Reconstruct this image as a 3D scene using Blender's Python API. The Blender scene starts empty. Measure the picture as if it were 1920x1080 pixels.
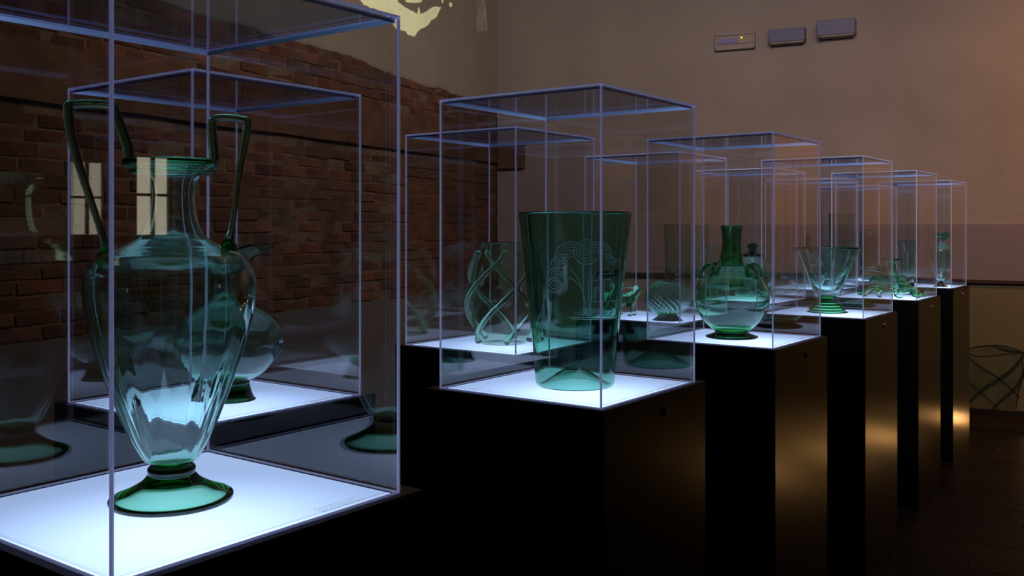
import bpy, bmesh, math, random
from mathutils import Vector, Matrix, noise
random.seed(7)
PI = math.pi
sc = bpy.context.scene
COL = sc.collection
F = 1799.0            # focal length in pixels of a 1920 px wide frame
HOR = 428.0           # horizon row
CAMZ = 1.55

# ------------------------------------------------------------------ camera
cd = bpy.data.cameras.new('camera')
cam = bpy.data.objects.new('camera', cd); COL.objects.link(cam)
cam.location = (0, 0, CAMZ); cam.rotation_euler = (PI/2, 0, 0)
cd.sensor_width = 36; cd.lens = 36*F/1920
cd.shift_y = -(540-HOR)/1920
cd.clip_start = 0.05
sc.camera = cam

# ------------------------------------------------------------------ world, exposure, light limits
w = bpy.data.worlds.new('world'); sc.world = w; w.use_nodes = True
w.node_tree.nodes['Background'].inputs[0].default_value = (1.0, .8, .65, 1)
w.node_tree.nodes['Background'].inputs[1].default_value = .0
sc.view_settings.view_transform = 'Standard'; sc.view_settings.look = 'None'
sc.view_settings.exposure = 0; sc.view_settings.gamma = 1; sc.view_settings.use_curve_mapping = False
cy = sc.cycles
cy.max_bounces = 36; cy.transmission_bounces = 28; cy.glossy_bounces = 10; cy.diffuse_bounces = 3
cy.transparent_max_bounces = 96; cy.volume_bounces = 0
cy.sample_clamp_indirect = 4; cy.sample_clamp_direct = 0
cy.caustics_reflective = True; cy.caustics_refractive = True; cy.blur_glossy = 0.3
cy.use_denoising = True
cy.use_adaptive_sampling = False
try: cy.denoiser = 'OPENIMAGEDENOISE'
except Exception: pass

# room frame: origin in the far corner, +x along the back wall to the right, -y towards the camera side
CX, CY, ANG = -.157, 10.12, math.radians(-26)
e1 = Vector((math.cos(ANG), math.sin(ANG), 0)); e2 = Vector((math.sin(ANG), -math.cos(ANG), 0))
def RW(a, b, z): return Vector((CX, CY, 0)) + e1*a + e2*b + Vector((0, 0, z))
def back_ab(px, py):            # pixel -> (a, z) on the back wall
    dx = (px-960)/F
    # CX + a e1x = dx*(CY + a e1y)
    a = (dx*CY-CX)/(e1.x-dx*e1.y); d = CY+a*e1.y
    return a, CAMZ-(py-HOR)*d/F
def left_bz(px, py):
    dx = (px-960)/F
    b = (dx*CY-CX)/(e2.x-dx*e2.y); d = CY+b*e2.y
    return b, CAMZ-(py-HOR)*d/F

def area(name, loc, target, size, sizey, color, power, spread=180):
    l = bpy.data.lights.new(name, 'AREA'); l.shape = 'RECTANGLE'; l.size = size; l.size_y = sizey
    l.color = color; l.energy = power; l.spread = math.radians(spread)
    o = bpy.data.objects.new(name, l); COL.objects.link(o); o.location = loc
    o.rotation_euler = (Vector(target)-Vector(loc)).to_track_quat('-Z', 'Y').to_euler()
    return o
def spot(name, loc, target, color, power, cone, blend=.6, r=.03):
    l = bpy.data.lights.new(name, 'SPOT'); l.color = color; l.energy = power
    l.spot_size = math.radians(cone); l.spot_blend = blend; l.shadow_soft_size = r
    o = bpy.data.objects.new(name, l); COL.objects.link(o); o.location = loc
    o.rotation_euler = (Vector(target)-Vector(loc)).to_track_quat('-Z', 'Y').to_euler()
    return o
# added soft fill lights under the ceiling, aimed at the two far walls
area('ceiling_fill', RW(4.2, 5.6, 4.3), RW(2.6, 0, 2.5), 2.5, .6, (1, .82, .80), 52, 130)
area('left_wall_fill', RW(3.6, 5.0, 4.3), RW(0, 3.4, 2.6), 2.5, .6, (1, .80, .66), 20, 130)
# warm wall washer out of frame to the right, and two low floor spots aimed along the pedestals
spot('warm_wall_washer', RW(7.2, 1.9, 3.9), RW(6.0, 0, 1.9), (1, .46, .15), 230, 110, 1, .08)
for k_, (lx, ly, pw) in enumerate(((3.97, 7.25, 2.0), (3.85, 6.05, 1.6), (3.62, 5.35, 1.0), (3.40, 4.60, 1.6))):
    spot('floor_spot', (lx, ly, .05), (lx-1.9, ly-2.2, 1.3), (1, .50, .16), pw, 95, 1, .045)
# projector throwing a pale green image on the left wall
PRJ = RW(6.0, 4.6, 3.9)
bT, zT = left_bz(762, 10)
prj = spot('projector_beam', PRJ, RW(0, bT, zT), (.90, 1, .66), 2100, 22, .0, .004)

# ------------------------------------------------------------------ material helpers
def mat(name):
    m = bpy.data.materials.new(name); m.use_nodes = True
    nt = m.node_tree; nt.nodes.clear(); out = nt.nodes.new('ShaderNodeOutputMaterial')
    return m, nt, out
def N(nt, t, **k):
    n = nt.nodes.new(t)
    for a, v in k.items(): setattr(n, a, v)
    return n
def setin(n, **k):
    for a, v in k.items(): n.inputs[a.replace('_', ' ')].default_value = v
def pbr(name, col, rough=.5, metal=0, var=0, scale=8, bump=0, bscale=40, spec=.5, col2=None, randobj=0, coat=0):
    m, nt, out = mat(name)
    p = N(nt, 'ShaderNodeBsdfPrincipled'); setin(p, Roughness=rough, Metallic=metal)
    p.inputs['Specular IOR Level'].default_value = spec
    p.inputs['Base Color'].default_value = (*col, 1)
    tc = N(nt, 'ShaderNodeTexCoord')
    if var or col2:
        nz = N(nt, 'ShaderNodeTexNoise'); setin(nz, Scale=scale, Detail=6)
        nt.links.new(tc.outputs['Object'], nz.inputs['Vector'])
        r = N(nt, 'ShaderNodeValToRGB'); c2 = col2 or tuple(c*(1-var) for c in col)
        r.color_ramp.elements[0].position = .35; r.color_ramp.elements[1].position = .68
        r.color_ramp.elements[0].color = (*col, 1); r.color_ramp.elements[1].color = (*c2, 1)
        nt.links.new(nz.outputs['Fac'], r.inputs['Fac'])
        last = r.outputs['Color']
        if randobj:
            oi = N(nt, 'ShaderNodeObjectInfo'); hs = N(nt, 'ShaderNodeHueSaturation')
            mr = N(nt, 'ShaderNodeMapRange'); setin(mr, To_Min=1-randobj, To_Max=1+randobj)
            nt.links.new(oi.outputs['Random'], mr.inputs['Value'])
            nt.links.new(mr.outputs[0], hs.inputs['Value']); nt.links.new(last, hs.inputs['Color'])
            last = hs.outputs['Color']
        nt.links.new(last, p.inputs['Base Color'])
    if bump:
        nb = N(nt, 'ShaderNodeTexNoise'); setin(nb, Scale=bscale, Detail=8)
        nt.links.new(tc.outputs['Object'], nb.inputs['Vector'])
        b = N(nt, 'ShaderNodeBump'); setin(b, Strength=bump, Distance=.02)
        nt.links.new(nb.outputs['Fac'], b.inputs['Height']); nt.links.new(b.outputs[0], p.inputs['Normal'])
    nt.links.new(p.outputs[0], out.inputs[0])
    return m
def emit(name, col, s):
    m, nt, out = mat(name); e = N(nt, 'ShaderNodeEmission'); e.inputs[0].default_value = (*col, 1)
    e.inputs[1].default_value = s; nt.links.new(e.outputs[0], out.inputs[0]); return m
def clear_sheet(name, tint):
    # clear sheet: straight transmission plus a Fresnel mirror, the IOR inverted on back faces
    m, nt, out = mat(name)
    g = N(nt, 'ShaderNodeNewGeometry'); mr = N(nt, 'ShaderNodeMapRange')
    setin(mr, To_Min=1.58, To_Max=1/1.58)
    fr = N(nt, 'ShaderNodeFresnel'); tr = N(nt, 'ShaderNodeBsdfTransparent'); gl = N(nt, 'ShaderNodeBsdfGlossy')
    tr.inputs[0].default_value = (*tint, 1); setin(gl, Roughness=0.0); gl.inputs[0].default_value = (1, 1, 1, 1)
    mx = N(nt, 'ShaderNodeMixShader')
    nt.links.new(g.outputs['Backfacing'], mr.inputs['Value']); nt.links.new(mr.outputs[0], fr.inputs['IOR'])
    nt.links.new(fr.outputs[0], mx.inputs[0]); nt.links.new(tr.outputs[0], mx.inputs[1]); nt.links.new(gl.outputs[0], mx.inputs[2])
    nt.links.new(mx.outputs[0], out.inputs[0]); return m
def glass(name, sig, rough=0.0, ior=1.5, bump=0, bscale=20):
    m, nt, out = mat(name)
    g = N(nt, 'ShaderNodeBsdfGlass'); setin(g, Roughness=rough, IOR=ior); g.inputs[0].default_value = (1, 1, 1, 1)
    D = max(sig)*1.02; v = N(nt, 'ShaderNodeVolumeAbsorption')
    v.inputs['Density'].default_value = D; v.inputs['Color'].default_value = tuple(1-s/D for s in sig)+(1,)
    if bump:
        tc = N(nt, 'ShaderNodeTexCoord'); nb = N(nt, 'ShaderNodeTexNoise'); setin(nb, Scale=bscale, Detail=2)
        mp = N(nt, 'ShaderNodeMapping'); mp.inputs['Scale'].default_value = (1, 1, .35)
        nt.links.new(tc.outputs['Object'], mp.inputs[0]); nt.links.new(mp.outputs[0], nb.inputs['Vector'])
        b = N(nt, 'ShaderNodeBump'); setin(b, Strength=bump, Distance=.01)
        nt.links.new(nb.outputs['Fac'], b.inputs['Height']); nt.links.new(b.outputs[0], g.inputs['Normal'])
    nt.links.new(g.outputs[0], out.inputs['Surface']); nt.links.new(v.outputs[0], out.inputs['Volume'])
    return m

# projector gobo: a luminous crescent thrown on the plaster, with a faint streaky veil beside it
def gob(px, py):
    b, z = left_bz(px, py); p = prj.matrix_basis.inverted() @ RW(0.018, b, z); return p.x/abs(p.z), p.y/abs(p.z)
def build_gobo():
    l = prj.data; l.use_nodes = True; nt = l.node_tree; nt.nodes.clear()
    out = N(nt, 'ShaderNodeOutputLight'); em = N(nt, 'ShaderNodeEmission')
    tc = N(nt, 'ShaderNodeTexCoord'); sp = N(nt, 'ShaderNodeSeparateXYZ')
    nt.links.new(tc.outputs['Normal'], sp.inputs[0])
    def M(op, a, b=None):
        n = N(nt, 'ShaderNodeMath', operation=op)
        for i, v in enumerate((a, b)):
            if v is None: continue
            if isinstance(v, (int, float)): n.inputs[i].default_value = v
            else: nt.links.new(v, n.inputs[i])
        return n.outputs[0]
    az = M('ABSOLUTE', sp.outputs[2]); gx = M('DIVIDE', sp.outputs[0], az); gy = M('DIVIDE', sp.outputs[1], az)
    O, A, B = gob(760, 20), gob(800, 20), gob(760, 60)
    a, c, b, d_ = (A[0]-O[0])/40, (A[1]-O[1])/40, (B[0]-O[0])/40, (B[1]-O[1])/40   # linear map of the slide plane
    det = a*d_-b*c; dx = M('SUBTRACT', gx, O[0]); dy = M('SUBTRACT', gy, O[1])
    x = M('ADD', M('MULTIPLY', dx, d_/det), M('MULTIPLY', dy, -b/det)); y = M('ADD', M('MULTIPLY', dx, -c/det), M('MULTIPLY', dy, a/det))
    cb = N(nt, 'ShaderNodeCombineXYZ'); nt.links.new(x, cb.inputs[0]); nt.links.new(y, cb.inputs[1])
    nz = N(nt, 'ShaderNodeTexNoise'); setin(nz, Scale=.12, Detail=4); nt.links.new(cb.outputs[0], nz.inputs['Vector'])
    def curve(pts):            # py as a function of px (both relative to the projected shape)
        fc = N(nt, 'ShaderNodeFloatCurve'); c_ = fc.mapping.curves[0]
        P_ = [((px-660)/200, (py+60)/160) for px, py in pts]
        c_.points[0].location = P_[0]; c_.points[1].location = P_[-1]
        for q in P_[1:-1]: c_.points.new(*q)
        for q in c_.points: q.handle_type = 'VECTOR'
        fc.mapping.update()
        nt.links.new(M('DIVIDE', M('ADD', x, 100), 200), fc.inputs['Value'])
        return M('SUBTRACT', M('MULTIPLY', fc.outputs[0], 160), 80)
    lower = curve(((660, -20), (685, 10), (720, 22), (742, 54), (757, 57), (765, 66), (776, 68), (784, 57), (800, 48), (808, 38), (818, 31), (826, 13), (830, -20), (860, -60)))
    upper = curve(((660, -60), (735, -40), (746, 4), (762, 16), (780, 25), (784, 12), (787, 27), (800, 19), (812, 12), (826, 12), (832, 30), (860, 60)))
    jit = M('MULTIPLY', M('SUBTRACT', nz.outputs['Fac'], .5), 7)
    yj = M('ADD', y, jit)
    a_ = M('MULTIPLY', M('LESS_THAN', yj, lower), M('GREATER_THAN', yj, upper))
    def ell(cx, cyy, rx, ry):
        ex = M('DIVIDE', M('SUBTRACT', x, cx), rx); ey = M('DIVIDE', M('SUBTRACT', y, cyy), ry)
        return M('LESS_THAN', M('SQRT', M('ADD', M('MULTIPLY', ex, ex), M('MULTIPLY', ey, ey))), 1)
    a_ = M('MAXIMUM', a_, M('MAXIMUM', ell(85, -12, 3, 5), ell(69, -20, 2, 5)))
    a_ = M('MAXIMUM', a_, ell(14, -19, 16, 4))
    st_ = N(nt, 'ShaderNodeTexNoise'); setin(st_, Scale=.12, Detail=4); mp = N(nt, 'ShaderNodeMapping'); mp.inputs['Scale'].default_value = (1, .25, 1)
    nt.links.new(cb.outputs[0], mp.inputs[0]); nt.links.new(mp.outputs[0], st_.inputs['Vector'])
    vm = M('MULTIPLY', M('LESS_THAN', M('ABSOLUTE', M('SUBTRACT', x, 152)), 15), M('LESS_THAN', y, 40))
    veil = M('MULTIPLY', M('POWER', st_.outputs['Fac'], 3), vm)
    shade = M('ADD', .75, M('MULTIPLY', nz.outputs['Fac'], .5))
    fac = M('ADD', M('MULTIPLY', a_, shade), M('ADD', M('MULTIPLY', veil, .7), .01))
    nt.links.new(fac, em.inputs['Strength']); nt.links.new(em.outputs[0], out.inputs[0])
bpy.context.view_layer.update()
build_gobo()

# ------------------------------------------------------------------ mesh helpers
def link_bm(name, bm, m, parent=None, smooth=False, loc=None, rotz=None):
    me = bpy.data.meshes.new(name); bm.normal_update(); bm.to_mesh(me); bm.free()
    return link_me(name, me, m, parent, smooth, loc, rotz)
def link_me(name, me, m, parent=None, smooth=False, loc=None, rotz=None):
    if smooth:
        for p in me.polygons: p.use_smooth = True
    if m and not me.materials: me.materials.append(m)
    o = bpy.data.objects.new(name, me); COL.objects.link(o)
    if parent: o.parent = parent
    if loc is not None: o.location = loc
    if rotz is not None: o.rotation_euler = (0, 0, rotz)
    return o
def box(bm, x0, x1, y0, y1, z0, z1, bev=0):
    vs = [bm.verts.new(p) for p in ((x0,y0,z0),(x1,y0,z0),(x1,y1,z0),(x0,y1,z0),(x0,y0,z1),(x1,y0,z1),(x1,y1,z1),(x0,y1,z1))]
    fs = [bm.faces.new([vs[i] for i in f]) for f in ((3,2,1,0),(4,5,6,7),(0,1,5,4),(1,2,6,5),(2,3,7,6),(3,0,4,7))]
    if bev:
        es = set(e for f in fs for e in f.edges)
        bmesh.ops.bevel(bm, geom=list(es), offset=bev, segments=1, affect='EDGES')
def boxbm(*a, bev=0):
    bm = bmesh.new(); box(bm, *a, bev=bev); return bm
def tag(o, label, cat, group=None):
    o['label'] = label; o['category'] = cat
    if group: o['group'] = group
    return o
def thing(name, loc, label, cat, group=None, rotz=0):
    o = bpy.data.objects.new(name, None); COL.objects.link(o); o.location = loc; o.rotation_euler = (0, 0, rotz)
    o.empty_display_size = .05
    return tag(o, label, cat, group)
def catmull(pts, n=6, closed=False):
    out = []; P = [Vector(p) for p in pts]; L = len(P)
    rng = L if closed else L-1
    for i in range(rng):
        if closed: p0, p1, p2, p3 = P[i-1], P[i], P[(i+1) % L], P[(i+2) % L]
        else: p0, p1, p2, p3 = P[max(i-1, 0)], P[i], P[i+1], P[min(i+2, L-1)]
        for k in range(n):
            t = k/n
            out.append(.5*((2*p1)+(-p0+p2)*t+(2*p0-5*p1+4*p2-p3)*t*t+(-p0+3*p1-3*p2+p3)*t**3))
    if not closed: out.append(P[-1].copy())
    return out
def revolve(loop, seg=64, mod=None, close=True):
    """loop: closed list of (r,z) running outer bottom -> top -> inner bottom; poles where r=0"""
    bm = bmesh.new(); rings = []
    for (r, z) in loop:
        if r < 1e-5: rings.append([bm.verts.new((0, 0, z))]); continue
        ring = []
        for k in range(seg):
            a = 2*PI*k/seg; rr, aa, zz = r, a, z
            if mod: rr, aa, zz = mod(r, a, z)
            ring.append(bm.verts.new((rr*math.cos(aa), rr*math.sin(aa), zz)))
        rings.append(ring)
    n = len(rings)
    for i in range(n if close else n-1):
        A, B = rings[i], rings[(i+1) % n]
        if len(A) == 1 and len(B) == 1: continue
        for k in range(seg):
            k2 = (k+1) % seg
            if len(A) == 1: bm.faces.new((A[0], B[k], B[k2]))
            elif len(B) == 1: bm.faces.new((A[k2], A[k], B[0]))
            else: bm.faces.new((A[k], B[k], B[k2], A[k2]))
    bmesh.ops.recalc_face_normals(bm, faces=bm.faces)
    return bm
def shell(profile, th, seg=64, mod=None, n=6, floor=True):
    """hollow vessel: outer profile from the axis (or foot edge) up to the rim, wall thickness th"""
    P = catmull([(r, z, 0) for r, z in profile], n)
    P = [(max(p.x, 0), p.y) for p in P]
    inner = []
    for i, (r, z) in enumerate(P):
        a = P[max(i-1, 0)]; b = P[min(i+1, len(P)-1)]
        tx, tz = b[0]-a[0], b[1]-a[1]; L = math.hypot(tx, tz) or 1
        nx, nz = -tz/L, tx/L
        inner.append((max(r+nx*th, 0), z+nz*th))
    if floor: inner[0] = (0, inner[0][1])
    rim = (0.5*(P[-1][0]+inner[-1][0])+.0, max(P[-1][1], inner[-1][1])+th*.35)
    loop = P+[rim]+inner[::-1]
    loop = [q for i, q in enumerate(loop) if i == 0 or (abs(q[0]-loop[i-1][0])+abs(q[1]-loop[i-1][1])) > 1e-5]
    return revolve(loop, seg, mod, close=not floor)
def solid(profile, seg=64, mod=None, n=5, smooth=True):
    P = catmull([(r, z, 0) for r, z in profile], n) if smooth else [Vector((r, z, 0)) for r, z in profile]
    return revolve([(max(p.x, 0), p.y) for p in P], seg, mod, close=False)
def tube(bm, pts, rad, seg=12, n=6, cap=True, flat=1.0):
    """smooth tube along pts with radii; flat squeezes the section's second axis"""
    Q = catmull([tuple(p)+() for p in pts], n)
    R = catmull([(r, 0, 0) for r in rad], n); m_ = len(Q); rings = []
    up = Vector((0, 0, 1)); prev = None
    for i, p in enumerate(Q):
        t = (Q[min(i+1, m_-1)]-Q[max(i-1, 0)]); t.normalize()
        if prev is None:
            nrm = t.orthogonal().normalized()
            if abs(t.dot(up)) < .95: nrm = (up-t*t.dot(up)).normalized()
        else: nrm = (prev-t*t.dot(prev)).normalized()
        prev = nrm; bn = t.cross(nrm)
        rings.append([bm.verts.new(p+nrm*(math.cos(2*PI*k/seg)*R[i].x)+bn*(math.sin(2*PI*k/seg)*R[i].x*flat)) for k in range(seg)])
    for a, b in zip(rings, rings[1:]):
        for k in range(seg): bm.faces.new((a[k], a[(k+1) % seg], b[(k+1) % seg], b[k]))
    if cap:
        for ring, p, s, r in ((rings[0], Q[0], -1, R[0].x), (rings[-1], Q[-1], 1, R[-1].x)):
            t = (Q[1]-Q[0] if s < 0 else Q[-1]-Q[-2]).normalized()
            c = bm.verts.new(p+t*s*r*.6)
            for k in range(seg):
                f = (ring[(k+1) % seg], ring[k], c) if s < 0 else (ring[k], ring[(k+1) % seg], c)
                bm.faces.new(f)
def tube_obj(name, pts, rad, m, parent, **k):
    bm = bmesh.new(); tube(bm, pts, rad, **k)
    bmesh.ops.recalc_face_normals(bm, faces=bm.faces)
    return link_bm(name, bm, m, parent, True)
def ball(bm, c, r, sx=1, sy=1, sz=1, u=16, v=10):
    ret = bmesh.ops.create_uvsphere(bm, u_segments=u, v_segments=v, radius=r)
    for q in ret['verts']: q.co = Vector((q.co.x*sx, q.co.y*sy, q.co.z*sz))+Vector(c)

# ------------------------------------------------------------------ materials
M_PLAST = pbr('plaster_warm_grey', (.40, .335, .30), .9, var=.16, scale=1.4, bump=.25, bscale=14, spec=.2)
M_PLASTL = pbr('plaster_left', (.40, .345, .27), .9, var=.14, scale=1.6, bump=.3, bscale=12, spec=.2)
M_MORTAR = pbr('mortar', (.23, .165, .12), .95, var=.3, scale=12, bump=.5, bscale=40, spec=.1)
M_BRICK = pbr('brick', (.215, .095, .058), .92, scale=5, bump=.8, bscale=26, spec=.1, col2=(.125, .062, .042), randobj=.35)
def brick_patches(m, c, sc_, lo, hi):
    nt = m.node_tree; p = [n for n in nt.nodes if n.type == 'BSDF_PRINCIPLED'][0]; src = p.inputs['Base Color'].links[0].from_socket
    g = N(nt, 'ShaderNodeNewGeometry'); nz = N(nt, 'ShaderNodeTexNoise'); setin(nz, Scale=sc_, Detail=5)
    nt.links.new(g.outputs['Position'], nz.inputs['Vector']); r = N(nt, 'ShaderNodeMapRange'); setin(r, From_Min=lo, From_Max=hi, To_Max=.8)
    nt.links.new(nz.outputs['Fac'], r.inputs['Value']); mx = N(nt, 'ShaderNodeMixRGB'); mx.inputs[2].default_value = (*c, 1)
    nt.links.new(r.outputs[0], mx.inputs[0]); nt.links.new(src, mx.inputs[1]); nt.links.new(mx.outputs[0], p.inputs['Base Color'])
brick_patches(M_BRICK, (.13, .085, .062), 3.1, .48, .62); brick_patches(M_MORTAR, (.09, .055, .04), 3.1, .5, .62)
M_TIMBER = pbr('old_timber', (.17, .085, .045), .75, var=.4, scale=6, bump=.5, bscale=20)
M_DARKBAND = pbr('grey_wall_band', (.17, .15, .15), .9, var=.1, scale=2, spec=.2)
M_MAUVE = pbr('mauve_grey_band', (.29, .235, .25), .85, var=.1, scale=2, spec=.2)
M_FLOOR = pbr('floor_base', (.02, .012, .008), .6)
M_PLANK = pbr('floor_plank', (.017, .008, .005), .5, scale=7, bump=.15, bscale=50, col2=(.010, .005, .003), randobj=.5, spec=.2)
M_CEIL = pbr('ceiling_paint', (.22, .18, .15), .9)
M_DARKWALL = pbr('dark_far_wall', (.05, .035, .028), .9)
M_PED = pbr('black_satin_lacquer', (.006, .0055, .0045), .25, spec=.9)
M_TRIM = pbr('black_trim', (.016, .015, .018), .45)
M_BRASS = pbr('aged_brass', (.55, .38, .2), .45, .4)
M_DARKMET = pbr('keyhole_black', (.01, .01, .01), .6)
M_LILAC = pbr('lilac_grey_enamel', (.16, .16, .27), .5)
M_TAUPE = pbr('taupe_plastic', (.40, .33, .28), .6)
M_INK = emit('backlit_grey_ink', (.42, .52, .68), 1.0)
M_RAIL = pbr('dark_rail_wood', (.05, .022, .01), .5)
M_OLIVE = pbr('olive_print', (.20, .17, .085), .7, var=.15, scale=1.5)
M_PRINTG = pbr('printed_dark_green', (.012, .02, .008), .7)
M_PRINTM = pbr('printed_olive_green', (.085, .10, .03), .7, var=.35, scale=6)
M_PRINTS = pbr('printed_soft_green', (.13, .125, .055), .7, var=.35, scale=6)
M_ACR = clear_sheet('clear_acrylic', (.985, .99, 1.0))
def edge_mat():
    m, nt, out = mat('acrylic_cut_edge_painted_glow')      # cut acrylic edges scatter the panel's light inside them
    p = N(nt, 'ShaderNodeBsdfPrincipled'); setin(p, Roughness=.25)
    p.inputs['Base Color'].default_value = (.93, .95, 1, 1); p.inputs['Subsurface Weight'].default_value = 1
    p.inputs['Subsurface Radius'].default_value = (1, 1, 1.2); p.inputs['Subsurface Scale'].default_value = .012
    p.inputs['Emission Color'].default_value = (.40, .44, 1, 1); p.inputs['Emission Strength'].default_value = .13   # added emission standing in for light piped up from the panel
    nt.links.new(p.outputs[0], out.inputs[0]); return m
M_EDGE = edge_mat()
M_ACRT = clear_sheet('tinted_acrylic_top', (.74, .80, .92))  # top pane tinted darker and bluer than the side panes
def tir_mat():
    m, nt, out = mat('added_bevel_mirror'); g = N(nt, 'ShaderNodeBsdfGlossy'); setin(g, Roughness=.38); g.inputs[0].default_value = (.62, .68, .95, 1)
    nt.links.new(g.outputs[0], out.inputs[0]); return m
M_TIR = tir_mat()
def panel_mat(s0, s1):
    m, nt, out = mat('opal_light_panel')
    tc = N(nt, 'ShaderNodeTexCoord'); v = N(nt, 'ShaderNodeVectorMath', operation='DISTANCE')
    v.inputs[1].default_value = (.13, .10, 1.15)
    nt.links.new(tc.outputs['Object'], v.inputs[0])
    mr = N(nt, 'ShaderNodeMapRange', interpolation_type='SMOOTHSTEP'); setin(mr, From_Min=.0, From_Max=.36, To_Min=s1, To_Max=s0)
    nt.links.new(v.outputs['Value'], mr.inputs['Value'])
    e = N(nt, 'ShaderNodeEmission'); e.inputs[0].default_value = (.45, .62, 1, 1)
    g = N(nt, 'ShaderNodeBsdfGlossy'); setin(g, Roughness=.25); mx = N(nt, 'ShaderNodeMixShader'); mx.inputs[0].default_value = .04
    nt.links.new(mr.outputs[0], e.inputs[1]); nt.links.new(e.outputs[0], mx.inputs[1]); nt.links.new(g.outputs[0], mx.inputs[2])
    nt.links.new(mx.outputs[0], out.inputs[0]); return m
M_PANEL = panel_mat(.92, 2.4)
G_TEAL = glass('pale_sea_green_glass', (95, 18, 42), bump=.06, bscale=14)
G_GREEN = glass('bottle_green_glass', (190, 40, 130), bump=.03)
G_DEEP = glass('deep_green_glass', (180, 58, 100), bump=.04, bscale=10)
G_HANDLE = glass('olive_handle_glass', (105, 40, 85), bump=.03)
G_RIB = glass('clear_rib_glass', (28, 7, 20))
G_DARK = glass('dark_bottle_glass', (260, 85, 190))
G_OLIVE = glass('olive_green_glass', (80, 30, 70), bump=.06, bscale=16)
M_FROST = pbr('wheel_engraved_frost', (.36, .60, .50), .9)

# ------------------------------------------------------------------ room
RZ = ANG; RO = (CX, CY, 0)
H = 4.5; LA = 9.75; LB = 13.0      # ceiling height, extent along back wall, along left wall
def room_box(name, a0, a1, b0, b1, z0, z1, m, parent=None, bev=0):
    bm = boxbm(a0, a1, -b1, -b0, z0, z1, bev=bev)
    if parent: return link_bm(name, bm, m, parent)
    return link_bm(name, bm, m, None, loc=RO, rotz=RZ)
def st(o): o['kind'] = 'structure'; return o
floor = st(room_box('floor', -.3, LA+.3, -.3, LB+.3, -.12, -.012, M_FLOOR))
ceil = st(room_box('ceiling', -.3, LA+.3, -.3, LB+.3, H, H+.1, M_CEIL))
wall_back = st(room_box('wall_back', 0, LA, -.25, 0, 0, H, M_PLAST))
wall_left = st(room_box('wall_left', -.3, -.012, 0, LB, 0, H, M_MORTAR))
wall_front = st(room_box('wall_front', 0, LA, LB, LB+.2, 0, H, M_DARKWALL))
# right wall with a window opening
wb, wz0, wz1, ww = 5.655, 1.48, 2.11, .15
bm = bmesh.new()
box(bm, LA, LA+.25, -LB, -(wb+ww), 0, H); box(bm, LA, LA+.25, -(wb-ww), 0, 0, H)
box(bm, LA, LA+.25, -(wb+ww), -(wb-ww), 0, wz0); box(bm, LA, LA+.25, -(wb+ww), -(wb-ww), wz1, H)
wall_right = st(link_bm('wall_right', bm, M_DARKWALL, loc=RO, rotz=RZ))
win = bpy.data.objects.new('window_1', None); COL.objects.link(win); win.location = RW(LA, wb, wz0); win.rotation_euler = (0, 0, RZ); st(win)
M_DAY = emit('daylit_pane', (1, .90, .66), 2.4)
hh = wz1-wz0
for (y0, y1) in ((-ww+.02, 0), (.02, ww-.02)):
    link_bm('pane', boxbm(.12, .125, y0, y1, .02, hh-.02), M_DAY, win)
for y in (-ww, -.002, ww-.022): link_bm('window_bar', boxbm(.08, .15, y, y+.022, 0, hh), M_TIMBER, win)
for z in (0, hh*.5, hh-.02): link_bm('window_bar', boxbm(.085, .145, -ww, ww, z, z+.02), M_TIMBER, win)

# floor planks along the back wall direction
pl_meshes = []
for k in range(5):
    L = 1.3
    bm = boxbm(-L/2+.002, L/2-.002, -.068, .068, -.0115, 0, bev=.0015)
    me = bpy.data.meshes.new('plank'); bm.to_mesh(me); bm.free(); me.materials.append(M_PLANK); pl_meshes.append(me)
planks = []
for j in range(int(LB/.14)):
    off = (j*.47) % 1.3
    i = 0
    while True:
        a = off-.65+1.3*i; i += 1
        if a > LA-.66: break
        if a < .66: continue
        b = .07+j*.14
        p = RW(a, b, 0)
        if p.y < 1: vis = 0
        else:
            px = 960+F*p.x/p.y; py = HOR+F*CAMZ/p.y
            vis = 1/p.y if (1750 < px < 2000 and py < 1150) else .3/p.y if -200 < px < 2000 else 0
        planks.append((vis, a, b))
planks.sort(reverse=True)
for k, (v, a, b) in enumerate(planks[:300]):
    link_me('plank', pl_meshes[k % 5], None, floor, loc=(a, -b, random.uniform(-.0006, 0)))
bm = bmesh.new()
for v, a, b in planks[300:]: box(bm, a-.648, a+.648, -b-.068, -b+.068, -.0115, -.0002)
o = link_bm('plank_field', bm, M_PLANK, floor); o['kind'] = 'stuff'

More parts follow.
